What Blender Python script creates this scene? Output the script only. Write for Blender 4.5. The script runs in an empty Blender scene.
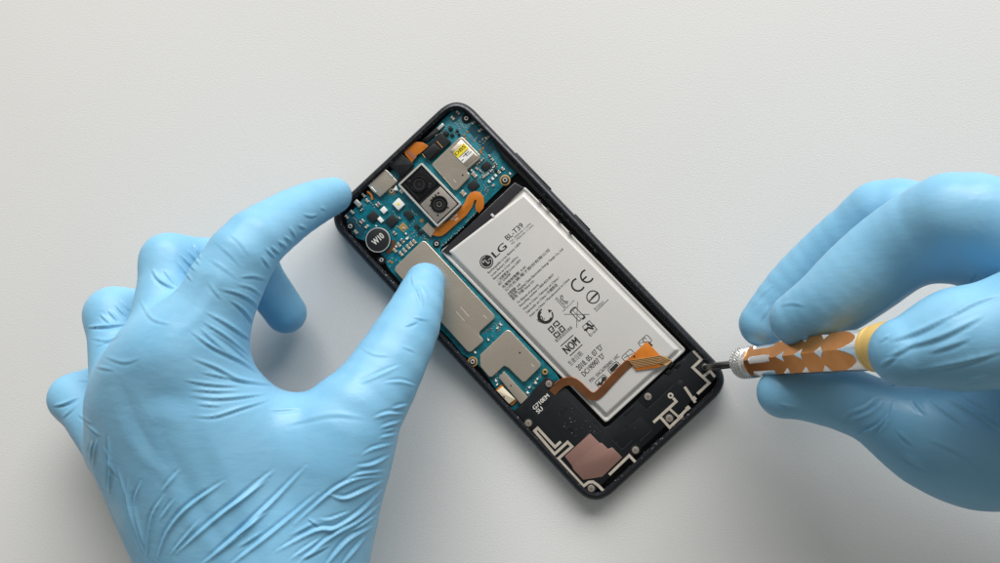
import bpy, bmesh, math, random
import numpy as np
from mathutils import Vector, Matrix

random.seed(7)
rng = np.random.default_rng(11)
S = 0.001                                   # everything below is worked out in millimetres
scene = bpy.context.scene
COL = scene.collection

# ------------------------------------------------------------------ camera
F, H = 818.0, 319.0                         # focal length (for a 1000 wide frame), camera height in mm
TX, TY = math.radians(3.0), math.radians(4.5)
ROT = np.array(Matrix.Rotation(TY, 3, 'Y') @ Matrix.Rotation(TX, 3, 'X'))
CAM = np.array([0.0, 0.0, H])

def W(px, py, z):
    """point of the place seen at this spot of the photograph, z mm above the table"""
    d = ROT @ np.array([(px - 500) / F, -(py - 281.5) / F, -1.0])
    t = (H - z) / -d[2]
    return CAM + d * t

def depth(px, py, z):
    return float(np.linalg.norm((W(px, py, z) - CAM))) / math.sqrt(1 + ((px-500)/F)**2 + ((py-281.5)/F)**2)

def project(P):
    d = (np.asarray(P) - CAM) @ ROT
    return np.stack([500 + F * d[..., 0] / -d[..., 2], 281.5 - F * d[..., 1] / -d[..., 2]], -1)

camd = bpy.data.cameras.new('camera')
cam = bpy.data.objects.new('camera', camd); COL.objects.link(cam)
camd.sensor_fit = 'HORIZONTAL'; camd.sensor_width = 36; camd.lens = 36 * F / 1000
camd.clip_start = 0.01; camd.clip_end = 20
m4 = Matrix(ROT.tolist()).to_4x4(); m4.translation = Vector(CAM * S)
cam.matrix_world = m4
scene.camera = cam

# ------------------------------------------------------------------ materials
def mat(name, col, rough=.5, metal=0.0, spec=.5, **kw):
    m = bpy.data.materials.new(name); m.use_nodes = True
    b = m.node_tree.nodes['Principled BSDF']
    b.inputs['Base Color'].default_value = (*col, 1)
    b.inputs['Roughness'].default_value = rough
    b.inputs['Metallic'].default_value = metal
    b.inputs['Specular IOR Level'].default_value = spec
    for k, v in kw.items():
        b.inputs[k.replace('_', ' ')].default_value = v
    return m

def nd(m, t): return m.node_tree.nodes.new(t)
def lk(m, a, b): m.node_tree.links.new(a, b)
def bsdf(m): return m.node_tree.nodes['Principled BSDF']

def bump(m, scale, strength, dist, detail=3, stretch=(1, 1, 1), rot=0, prev=None, kind='noise'):
    tc = nd(m, 'ShaderNodeTexCoord'); mp = nd(m, 'ShaderNodeMapping')
    mp.inputs['Scale'].default_value = stretch; mp.inputs['Rotation'].default_value = (0, 0, rot)
    lk(m, tc.outputs['Object'], mp.inputs['Vector'])
    n = nd(m, 'ShaderNodeTexNoise' if kind == 'noise' else 'ShaderNodeTexVoronoi')
    n.inputs['Scale'].default_value = scale
    if kind == 'noise': n.inputs['Detail'].default_value = detail
    lk(m, mp.outputs[0], n.inputs['Vector'])
    b = nd(m, 'ShaderNodeBump'); b.inputs['Strength'].default_value = strength; b.inputs['Distance'].default_value = dist
    lk(m, n.outputs[0], b.inputs['Height'])
    if prev: lk(m, prev.outputs[0], b.inputs['Normal'])
    lk(m, b.outputs[0], bsdf(m).inputs['Normal'])
    return b

def vary(m, scale, c1, c2, lo=.35, hi=.65, detail=4, target='Base Color'):
    tc = nd(m, 'ShaderNodeTexCoord'); n = nd(m, 'ShaderNodeTexNoise'); r = nd(m, 'ShaderNodeValToRGB')
    n.inputs['Scale'].default_value = scale; n.inputs['Detail'].default_value = detail
    lk(m, tc.outputs['Object'], n.inputs['Vector']); lk(m, n.outputs[0], r.inputs[0])
    r.color_ramp.elements[0].position = lo; r.color_ramp.elements[1].position = hi
    r.color_ramp.elements[0].color = (*c1, 1) if not np.isscalar(c1) else (c1,)*3 + (1,)
    r.color_ramp.elements[1].color = (*c2, 1) if not np.isscalar(c2) else (c2,)*3 + (1,)
    lk(m, r.outputs[0], bsdf(m).inputs[target])
    return r

M = {}
M['table'] = mat('table_laminate', (.70, .70, .69), .55, spec=.35)
vary(M['table'], 5, (.69, .69, .68), (.715, .715, .705))
b0 = bump(M['table'], 1150, .21, .0003, 2, (1, 1.5, 1), .15)
bump(M['table'], 2600, .18, .00015, 2, prev=b0)
M['glove'] = mat('nitrile', (.205, .475, .69), .42, spec=.36)
vary(M['glove'], 45, (.18, .435, .65), (.23, .495, .705), .3, .7, 6)
vary(M['glove'], 90, .33, .56, target='Roughness')
b0 = bump(M['glove'], 55, .25, .0008, 3)
b1 = bump(M['glove'], 170, .32, .0003, 5, (1, 2.6, 1), .9, prev=b0)
bump(M['glove'], 1500, .10, .0001, 2, prev=b1)
M['frame'] = mat('frame_metal', (.032, .034, .040), .34, .7, .6)
vary(M['frame'], 700, .24, .42, target='Roughness')
M['rim'] = mat('rim_with_residue', (.010, .011, .014), .5, spec=.3)
vary(M['rim'], 1100, (.011, .012, .016), (.30, .30, .31), .61, .71, 6)
bump(M['rim'], 900, .4, .0003, 3)
M['black'] = mat('black_plastic', (.009, .010, .012), .5, spec=.25)
bump(M['black'], 900, .12, .0002, 3)
vary(M['black'], 500, (.008, .009, .010), (.013, .014, .016))
M['module'] = mat('black_module_plastic', (.009, .010, .013), .55, spec=.22)
vary(M['module'], 900, (.008, .010, .012), (.07, .07, .07), .67, .78, 6)
bump(M['module'], 700, .12, .0002, 3)
M['pcb'] = mat('blue_circuit_board', (.004, .12, .20), .38)
r_ = vary(M['pcb'], 420, (.003, .125, .165), (.003, .175, .23), .46, .54, 1)
M['shield'] = mat('shield_steel', (.54, .475, .40), .30, .62)
bump(M['shield'], 260, .10, .0003, 3, (1, 6, 1), .8)
vary(M['shield'], 90, .18, .32, target='Roughness')
M['steel'] = mat('bright_steel', (.78, .76, .73), .28, .6)
M['solder'] = mat('solder', (.72, .70, .66), .32, .8)
M['ceramic'] = mat('ceramic_tan', (.36, .27, .19), .5)
M['ceramic_dark'] = mat('ceramic_brown', (.16, .10, .08), .5)
M['chip'] = mat('chip_epoxy', (.016, .017, .019), .5, spec=.3)
bump(M['chip'], 2500, .15, .0001, 2)
M['white'] = mat('white_plastic', (.78, .77, .74), .45)
M['yellow'] = mat('yellow_print', (.82, .66, .02), .5)
M['ink'] = mat('black_ink', (.012, .012, .013), .5)
M['inkgrey'] = mat('thin_black_ink', (.035, .035, .037), .5)
M['inkwhite'] = mat('white_ink', (.62, .60, .56), .5)
M['gold'] = mat('gold_pad', (.48, .31, .12), .42, .45)
M['orange'] = mat('orange_flex', (.52, .155, .012), .33)
vary(M['orange'], 160, (.48, .135, .010), (.57, .18, .016))
bump(M['orange'], 150, .2, .0004, 2)
M['brown'] = mat('brown_flex', (.115, .042, .012), .36)
vary(M['brown'], 160, (.10, .036, .011), (.135, .05, .015))
M['stripe'] = mat('flex_tracks', (.47, .30, .13), .4)
M['battery'] = mat('battery_wrap', (.64, .625, .605), .34, .22)
bump(M['battery'], 40, .06, .001, 1)
vary(M['battery'], 60, .32, .42, target='Roughness')
M['film'] = mat('dark_film', (.028, .028, .032), .16)
bump(M['film'], 90, .5, .0012, 2)
M['edge'] = mat('moulded_edge', (.045, .047, .05), .4)
M['trace'] = mat('antenna_trace', (.56, .50, .43), .42, .25)
vary(M['trace'], 300, (.50, .44, .37), (.62, .56, .49))
M['plate'] = mat('copper_pink_plate', (.27, .155, .125), .5, .3)
vary(M['plate'], 700, (.275, .155, .13), (.285, .163, .137))
M['lens'] = mat('lens_glass', (.004, .004, .006), .05, spec=.8, Coat_Weight=.6)
M['lensring'] = mat('lens_barrel', (.006, .006, .007), .35, spec=.25)
M['cambeige'] = mat('camera_plate', (.44, .40, .36), .38, .7)
M['cream'] = mat('cream_plastic', (.66, .58, .44), .5)
M['alu'] = mat('turned_aluminium', (.86, .86, .86), .26, .72)
bump(M['alu'], 400, .12, .0002, 2)
M['knurl'] = mat('knurled_steel', (.62, .62, .61), .28, .85)
M['ano'] = mat('orange_anodised', (.62, .26, .07), .24, .85)
vary(M['ano'], 200, (.54, .225, .065), (.62, .27, .085))
M['yellowcap'] = mat('yellow_cap', (.74, .50, .15), .38, .1)
M['bit'] = mat('dark_bit_steel', (.2, .2, .2), .22, .9)

# ------------------------------------------------------------------ mesh helpers
def tag(o, label=None, cat=None, group=None, kind=None):
    if label: o['label'] = label
    if cat: o['category'] = cat
    if group: o['group'] = group
    if kind: o['kind'] = kind
    return o

def link(name, me, parent=None):
    o = bpy.data.objects.new(name, me); COL.objects.link(o)
    if parent is not None:
        o.parent = parent
        o.matrix_parent_inverse = Matrix.Identity(4)
    return o

class MB:
    """collects pieces (in mm) and links them as one mesh object"""
    def __init__(s): s.v = []; s.f = []; s.m = []; s.mats = []
    def mi(s, m):
        if m not in s.mats: s.mats.append(m)
        return s.mats.index(m)
    def add(s, verts, faces, m):
        o = len(s.v); k = s.mi(m)
        s.v.extend([tuple(map(float, v)) for v in verts])
        for i, f in enumerate(faces):
            s.f.append([o + j for j in f]); s.m.append(k)
    def build(s, name, parent=None, origin=(0, 0, 0), smooth=False):
        me = bpy.data.meshes.new(name)
        o = np.array(origin, float)
        me.from_pydata([tuple((np.array(v) - o) * S) for v in s.v], [], s.f)
        for m in s.mats: me.materials.append(m)
        me.polygons.foreach_set('material_index', s.m)
        bm = bmesh.new(); bm.from_mesh(me)
        bmesh.ops.recalc_face_normals(bm, faces=bm.faces)
        bm.to_mesh(me); bm.free()
        if smooth:
            me.polygons.foreach_set('use_smooth', [True] * len(me.polygons))
            me.set_sharp_from_angle(angle=math.radians(38))
        me.update()
        return link(name, me, parent)
    # a loft of closed rings, capped at both ends
    def loft(s, rings, m, cap0=True, cap1=True, closed=False):
        n = len(rings[0]); v = [p for r in rings for p in r]; f = []
        K = len(rings)
        for k in range(K if closed else K - 1):
            a, b = k * n, ((k + 1) % K) * n
            for i in range(n):
                j = (i + 1) % n
                f.append([a + i, a + j, b + j, b + i])
        if not closed and cap0: f.append(list(range(n))[::-1])
        if not closed and cap1: f.append(list(range((K - 1) * n, K * n)))
        s.add(v, f, m)
    def prism(s, pts, z0, z1, m, bev=.12):
        """pts: traced outline (mm, xy) with its top at z1; edges softened by bev"""
        pts = ccw(pts)
        if bev > 0:
            i1 = inset(pts, bev * .45); i2 = inset(pts, bev)
            s.loft([ring(pts, z0), ring(pts, z1 - bev), ring(i1, z1 - bev * .25), ring(i2, z1)], m)
        else:
            s.loft([ring(pts, z0), ring(pts, z1)], m)
    def disc(s, c, r, z0, z1, m, n=28, bev=.1, hole=None):
        a = np.linspace(0, 2 * np.pi, n, endpoint=False)
        def R(q, z): return np.c_[c[0] + q * np.cos(a), c[1] + q * np.sin(a), np.full(n, z)]
        if hole:
            s.loft([R(hole, z0), R(r, z0), R(r, z1 - bev), R(r - bev, z1), R(hole + bev * .5, z1), R(hole, z1 - bev)], m, closed=True)
        else:
            s.loft([R(r, z0), R(r, z1 - bev), R(r - bev * .4, z1 - bev * .2), R(r - bev, z1)], m)

def ring(p, z): return np.c_[np.asarray(p)[:, :2], np.full(len(p), z)]
def ccw(p):
    p = np.asarray(p, float)[:, :2]
    x, y = p[:, 0], p[:, 1]
    return p if np.sum(x * np.roll(y, -1) - np.roll(x, -1) * y) > 0 else p[::-1]
def inset(p, d):
    p = np.asarray(p, float); a = p - np.roll(p, 1, 0); b = np.roll(p, -1, 0) - p
    a /= np.linalg.norm(a, axis=1)[:, None] + 1e-9; b /= np.linalg.norm(b, axis=1)[:, None] + 1e-9
    na = np.c_[-a[:, 1], a[:, 0]]; nb = np.c_[-b[:, 1], b[:, 0]]
    n = na + nb; k = np.sum(n * n, 1)[:, None]
    n = 2 * n / np.maximum(k, .8)
    return p + n * d
def rounded(p, r, n=5):
    """round the corners of a polygon (mm)"""
    p = ccw(p); out = []; N = len(p)
    rr = r if hasattr(r, '__len__') else [r] * N
    for i in range(N):
        a, c, b = p[i - 1], p[i], p[(i + 1) % N]
        u = a - c; w = b - c; lu, lw = np.linalg.norm(u), np.linalg.norm(w)
        q = min(rr[i], lu * .48, lw * .48)
        if q < 1e-4: out.append(c); continue
        p0, p1 = c + u / lu * q, c + w / lw * q
        for t in np.linspace(0, 1, n + 1):
            out.append((1 - t) ** 2 * p0 + 2 * t * (1 - t) * c + t * t * p1)
    return np.array(out)
def px(pts, z): return np.array([W(x, y, z) for x, y in pts])[:, :2]
def smooth_path(p, n=6):
    p = np.asarray(p, float); q = np.vstack([2 * p[0] - p[1], p, 2 * p[-1] - p[-2]]); out = []
    for i in range(1, len(q) - 2):
        for t in np.linspace(0, 1, n, endpoint=False):
            a, b, c, d = q[i - 1], q[i], q[i + 1], q[i + 2]
            out.append(.5 * (2 * b + (c - a) * t + (2 * a - 5 * b + 4 * c - d) * t * t + (3 * b - a - 3 * c + d) * t ** 3))
    out.append(p[-1]); return np.array(out)
def stroke_poly(p, w, closed=False):
    """outline of a polyline p (mm) of width w, mitred"""
    p = np.asarray(p, float)
    t = np.gradient(p, axis=0) if len(p) > 2 else np.repeat([p[-1] - p[0]], 2, 0)
    L = []; R = []
    for i in range(len(p)):
        if 0 < i < len(p) - 1:
            a = p[i] - p[i - 1]; b = p[i + 1] - p[i]; a /= np.linalg.norm(a); b /= np.linalg.norm(b)
            n = np.array([-(a + b)[1], (a + b)[0]]); l = np.linalg.norm(n)
            n /= max(l, .3); k = 1 / max(.45, float(np.dot(n, [-a[1], a[0]])))
        else:
            a = (p[1] - p[0]) if i == 0 else (p[-1] - p[-2]); a = a / np.linalg.norm(a)
            n = np.array([-a[1], a[0]]); k = 1
        L.append(p[i] + n * w / 2 * k); R.append(p[i] - n * w / 2 * k)
    return L, R
def add_stroke(mb, p, w, z0, z1, m):
    L, R = stroke_poly(p, w); n = len(L)
    v = [(*a, z1) for a in L] + [(*a, z1) for a in R] + [(*a, z0) for a in L] + [(*a, z0) for a in R]
    f = []
    for i in range(n - 1):
        f += [[i, i + 1, n + i + 1, n + i], [i, 2 * n + i, 2 * n + i + 1, i + 1], [n + i, n + i + 1, 3 * n + i + 1, 3 * n + i]]
    f += [[0, n, 3 * n, 2 * n], [n - 1, 3 * n - 1, 4 * n - 1, 2 * n - 1]]
    mb.add(v, f, m)

MMPX = 1 / 2.64                              # mm per photo pixel on the phone
EV = np.array([.730, -.683]); EU = np.array([.683, .730])       # pixel directions: across / along the phone
def box_px(cx, cy, a, b):
    """px outline of a rectangle aligned to the phone: a across, b along"""
    c = np.array([cx, cy]); return [c + EV * i * a / 2 + EU * j * b / 2 for i, j in ((-1, -1), (1, -1), (1, 1), (-1, 1))]

_fc = {}
def text_mesh(s):
    if s in _fc: return _fc[s]
    cu = bpy.data.curves.new('t', 'FONT'); cu.body = s; cu.size = 1; cu.resolution_u = 3
    o = bpy.data.objects.new('t', cu); COL.objects.link(o)
    dg = bpy.context.evaluated_depsgraph_get(); dg.update()
    me = bpy.data.meshes.new_from_object(o.evaluated_get(dg))
    v = np.array([x.co[:] for x in me.vertices]).reshape(-1, 3)[:, :2]; f = [list(p.vertices) for p in me.polygons]
    bpy.data.objects.remove(o); bpy.data.curves.remove(cu); bpy.data.meshes.remove(me)
    _fc[s] = (v, f); return v, f
def add_text(mb, s, p0, p1, hpx, z, m, bold=0.0):
    """writing whose baseline runs from p0 to p1 (photo px), capitals hpx tall, lying at height z"""
    v, f = text_mesh(s)
    if len(v) == 0: return
    x0, x1 = v[:, 0].min(), v[:, 0].max()
    A, B = W(*p0, z)[:2], W(*p1, z)[:2]
    d = B - A; n = np.array([-d[1], d[0]]) / np.linalg.norm(d)
    cap = .70
    u = (v[:, 0] - x0) / (x1 - x0); h = v[:, 1] / cap * hpx * MMPX
    for off in ([0.0] if not bold else [-bold, bold]):
        P = A + u[:, None] * d + h[:, None] * n + d / np.linalg.norm(d) * off
        mb.add(np.c_[P, np.full(len(P), z + (0 if off <= 0 else .004))], f, m)

# ------------------------------------------------------------------ table, lamp, world
mb = MB(); mb.add([(-900, -600, 0), (900, -600, 0), (900, 700, 0), (-900, 700, 0)], [[0, 1, 2, 3]], M['table'])
tag(mb.build('tabletop'), 'off white finely grained table surface under the phone and hands', 'table', kind='structure')

wd = bpy.data.worlds.new('World'); scene.world = wd; wd.use_nodes = True
wd.node_tree.nodes['Background'].inputs[0].default_value = (1.0, .985, .91, 1)
wd.node_tree.nodes['Background'].inputs[1].default_value = .225
def area(name, loc, target, sx, sy, power, col):
    l = bpy.data.lights.new(name, 'AREA'); l.shape = 'RECTANGLE'; l.size = sx; l.size_y = sy; l.energy = power; l.color = col
    o = bpy.data.objects.new(name, l); COL.objects.link(o); o.location = loc
    d = Vector(target) - Vector(loc); o.rotation_euler = d.to_track_quat('-Z', 'Y').to_euler(); return o
area('window_light', (.20, 1.95, 1.10), (.0, .0, 0), 2.5, 1.1, 90.0, (1.0, .985, .96))

scene.view_settings.view_transform = 'Standard'; scene.view_settings.look = 'None'
scene.view_settings.exposure = 0; scene.view_settings.gamma = 1
scene.render.engine = 'CYCLES'
scene.cycles.use_denoising = True
scene.cycles.max_bounces = 8

# ------------------------------------------------------------------ gloved hands
def surface_nets(Fd, org, h):
    nx, ny, nz = Fd.shape
    neg = Fd < 0
    c = np.zeros((nx - 1, ny - 1, nz - 1), np.uint8)
    for i in (0, 1):
        for j in (0, 1):
            for k in (0, 1):
                c += neg[i:nx - 1 + i, j:ny - 1 + j, k:nz - 1 + k]
    act = (c > 0) & (c < 8)
    I = np.argwhere(act); idx = -np.ones(act.shape, np.int64); idx[act] = np.arange(len(I))
    acc = np.zeros((len(I), 3)); cnt = np.zeros(len(I))
    cor = [(i, j, k) for i in (0, 1) for j in (0, 1) for k in (0, 1)]
    for a in cor:
        for b in cor:
            if sum(b) - sum(a) == 1 and all(y >= x for x, y in zip(a, b)):
                fa = Fd[I[:, 0] + a[0], I[:, 1] + a[1], I[:, 2] + a[2]]; fb = Fd[I[:, 0] + b[0], I[:, 1] + b[1], I[:, 2] + b[2]]
                mk = (fa < 0) != (fb < 0)
                t = np.where(mk, fa / np.where(mk, fa - fb, 1), 0)
                p = np.array(a)[None] + t[:, None] * (np.array(b) - np.array(a))[None]
                acc[mk] += p[mk]; cnt[mk] += 1
    V = (I + acc / cnt[:, None]) * h + org
    faces = []
    for ax in range(3):
        o1, o2 = [(1, 2), (2, 0), (0, 1)][ax]
        sl = [slice(None)] * 3; sl2 = [slice(None)] * 3
        sl[ax] = slice(0, -1); sl2[ax] = slice(1, None)
        A = neg[tuple(sl)]; B = neg[tuple(sl2)]
        E = np.argwhere(A != B)
        E = E[(E[:, o1] > 0) & (E[:, o2] > 0) & (E[:, o1] < Fd.shape[o1] - 1) & (E[:, o2] < Fd.shape[o2] - 1)]
        flip = A[E[:, 0], E[:, 1], E[:, 2]]
        def at(d1, d2):
            q = E.copy(); q[:, o1] += d1; q[:, o2] += d2; return idx[q[:, 0], q[:, 1], q[:, 2]]
        q = np.stack([at(-1, -1), at(0, -1), at(0, 0), at(-1, 0)], 1)
        q[~flip] = q[~flip][:, ::-1]
        faces.append(q)
    return V, np.concatenate(faces)

def round_cone(P, a, b, ra, rb):
    ba = b - a; l2 = ba @ ba
    t = np.clip(((P - a) @ ba) / l2, 0, 1)
    return np.linalg.norm(P - a - t[..., None] * ba, axis=-1) - (ra + (rb - ra) * t)

def smin(a, b, k):
    hh = np.maximum(k - np.abs(a - b), 0) / k
    return np.minimum(a, b) - hh * hh * k * .25

def J(x, y, z, r):
    return W(x, y, z), r * depth(x, y, z) / F

def hand_field(spec, P):
    """spec: list of (chains, k inside the group, k towards what was built before)"""
    f = None
    for chain, kin, kout in spec:
        g = None
        js = [J(*q) for q in chain]
        if kin < 1:                             # a long smooth finger: run a curve through its joints
            q = smooth_path(np.array([[*p, r] for p, r in js]), 3); js = [(v[:3], v[3]) for v in q]
        for (a, ra), (b, rb) in zip(js[:-1], js[1:]):
            d = round_cone(P, a, b, ra, rb)
            g = d if g is None else smin(g, d, kin)
        f = g if f is None else smin(f, g, kout)
    return f

def seg_dist(Q, a, b):
    d = b - a; t = np.clip(((Q - a) @ d) / max(d @ d, 1e-9), 0, 1)
    return np.linalg.norm(Q - a - t[:, None] * d, axis=1), t

def build_hand(name, spec, folds, step=.92):
    js = [J(*q) for ch, _, _ in spec for q in ch]
    lo = np.min([p - r for p, r in js], 0) - 8; hi = np.max([p + r for p, r in js], 0) + 10
    n = np.ceil((hi - lo) / step).astype(int) + 1
    ax = [lo[i] + np.arange(n[i]) * step for i in range(3)]
    Fd = np.empty(n, np.float32)
    B = 14                                  # blocks far from the surface are filled without being worked out
    R_ = B * step * .8661 + 8
    for i0 in range(0, n[0], B):
        for j0 in range(0, n[1], B):
            for k0 in range(0, n[2], B):
                s = (slice(i0, i0 + B), slice(j0, j0 + B), slice(k0, k0 + B))
                c = np.array([ax[0][s[0]].mean(), ax[1][s[1]].mean(), ax[2][s[2]].mean()])
                d = float(hand_field(spec, c[None])[0])
                if abs(d) > R_: Fd[s] = d; continue
                g = np.stack(np.meshgrid(ax[0][s[0]], ax[1][s[1]], ax[2][s[2]], indexing='ij'), -1)
                Fd[s] = hand_field(spec, g)
    V, Q = surface_nets(Fd, lo, step)
    # even out the grid
    E = np.concatenate([Q[:, [0, 1]], Q[:, [1, 2]], Q[:, [2, 3]], Q[:, [3, 0]]]); 
    for it in range(4):
        s = np.zeros_like(V); c = np.zeros(len(V))
        np.add.at(s, E[:, 0], V[E[:, 1]]); np.add.at(c, E[:, 0], 1)
        np.add.at(s, E[:, 1], V[E[:, 0]]); np.add.at(c, E[:, 1], 1)
        V = V + (.5 if it % 2 == 0 else -.42) * (s / c[:, None] - V)
    me = bpy.data.meshes.new(name); me.from_pydata((V * S).tolist(), [], Q.tolist())
    o = bpy.data.objects.new('t', me); COL.objects.link(o)
    md = o.modifiers.new('s', 'SUBSURF'); md.levels = 1; md.subdivision_type = 'CATMULL_CLARK'
    dg = bpy.context.evaluated_depsgraph_get(); dg.update()
    me2 = bpy.data.meshes.new_from_object(o.evaluated_get(dg))
    bpy.data.objects.remove(o); bpy.data.meshes.remove(me); me2.name = name
    N = len(me2.vertices)
    co = np.empty(N * 3); me2.vertices.foreach_get('co', co); co = co.reshape(-1, 3) / S
    no = np.empty(N * 3); me2.vertices.foreach_get('normal', no); no = no.reshape(-1, 3)
    q = project(co); view = co - CAM; view /= np.linalg.norm(view, axis=1)[:, None]
    face = np.clip(-(no * view).sum(1) * 3, 0, 1)
    disp = np.zeros(N)
    for pts, w, amp in folds:
        p = smooth_path(np.array(pts, float), 5); L = np.r_[0, np.cumsum(np.linalg.norm(np.diff(p, axis=0), axis=1))]
        mn, mx = p.min(0) - w * 4, p.max(0) + w * 4
        sel = np.nonzero(((q > mn) & (q < mx)).all(1) & (face > 0))[0]
        if len(sel) == 0: continue
        best = np.full(len(sel), 1e9); tt = np.zeros(len(sel)); sg = np.zeros(len(sel))
        for k in range(len(p) - 1):
            d, t = seg_dist(q[sel], p[k], p[k + 1])
            dv = p[k + 1] - p[k]; side = np.sign(dv[0] * (q[sel][:, 1] - p[k][1]) - dv[1] * (q[sel][:, 0] - p[k][0]))
            u = d < best; best[u] = d[u]; tt[u] = ((L[k] + t * (L[k + 1] - L[k])) / L[-1])[u]; sg[u] = side[u]
        tap = np.sin(np.pi * np.clip(tt, 0.02, .98)) ** .7
        ww = w * .86 * (.55 + .45 * tap)
        x = best * sg / ww
        prof = np.exp(-np.abs(x) ** 1.6) - .7 * np.exp(-((x - 1.7) / .85) ** 2)
        disp[sel] += amp * tap * prof * face[sel]
    co += no * disp[:, None]
    me2.vertices.foreach_set('co', (co * S).ravel())
    me2.polygons.foreach_set('use_smooth', [True] * len(me2.polygons))
    me2.materials.clear(); me2.materials.append(M['glove']); me2.update()
    return link(name, me2)

LEFT = [
    # palm and back of the hand
    ([(194, 352, 58, 43), (278, 600, 43, 60)], 10, 10),
    ([(160, 366, 55, 42), (258, 620, 41, 57)], 10, 22),
    ([(134, 402, 46, 40), (258, 640, 38, 52)], 10, 22),
    ([(129, 445, 34, 36), (258, 650, 34, 48)], 10, 20),
    ([(256, 650, 34, 52), (232, 860, 28, 74)], 10, 16),
    ([(296, 640, 44, 60), (300, 860, 36, 78)], 10, 16),
    # thumb with its root
    ([(425, 283, 15, 20.5), (410, 325, 25, 30), (378, 384, 36, 39), (350, 430, 42, 47), (308, 560, 43, 61)], .4, 11),
    # web between thumb and index
    ([(225, 424, 50, 36), (330, 446, 42, 36)], 8, 16),
    # index
    ([(194, 352, 58, 43), (241, 257, 56, 34), (280, 222.5, 43, 27), (312, 204, 30, 22.3), (333.5, 195.5, 17, 18.3)], .4, 8),
    # middle
    ([(162, 364, 55, 38), (169, 261, 42, 25), (250, 262, 22, 23), (286, 313, 11, 20.5)], 5, 4),
    # ring
    ([(130, 402, 44, 36), (114, 315, 30, 25.5), (172, 312, 15, 22), (205, 350, 10, 20)], 5, 4),
    # little finger
    ([(122, 448, 32, 33), (75, 398, 21, 22), (112, 380, 12, 19), (145, 400, 9, 18)], 5, 4),
]
RIGHT = [
    # palm, heel of the thumb and wrist
    ([(966, 450, 50, 51), (1130, 430, 58, 66), (1400, 560, 52, 95)], 12, 10),
    ([(1100, 290, 76, 58), (1150, 430, 64, 72)], 12, 20),
    ([(1010, 420, 60, 48), (1110, 330, 74, 58)], 12, 20),
    # thumb under the handle
    ([(783, 393, 42, 25.5), (838, 396, 46, 26), (925, 432, 51, 45), (985, 448, 53, 52)], 8, 10),
    # ring finger, farthest
    ([(763, 324, 28, 23.5), (793, 290, 31, 28), (827, 261, 36, 32.5), (864, 233, 43, 36), (897, 215, 50, 36.5), (1020, 260, 66, 47), (1110, 320, 68, 54)], .4, 0.8),
    # middle finger
    ([(798, 319, 56, 27.5), (830, 302, 62, 35.5), (859, 279, 66, 40.5), (893, 252, 71, 43), (931, 228, 79, 44.5), (970, 219, 86, 46.5), (1095, 272, 84, 68)], .4, 0.8),
    # web below the middle finger
    ([(968, 252, 78, 33), (1100, 300, 80, 60)], 4, 8),
    # index finger on the cap
    ([(906, 352, 97, 35), (960, 339.5, 99, 48), (1040, 328, 102, 61), (1120, 316, 96, 66)], 5, 2.5),
]
FL = []; FR = []
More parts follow.
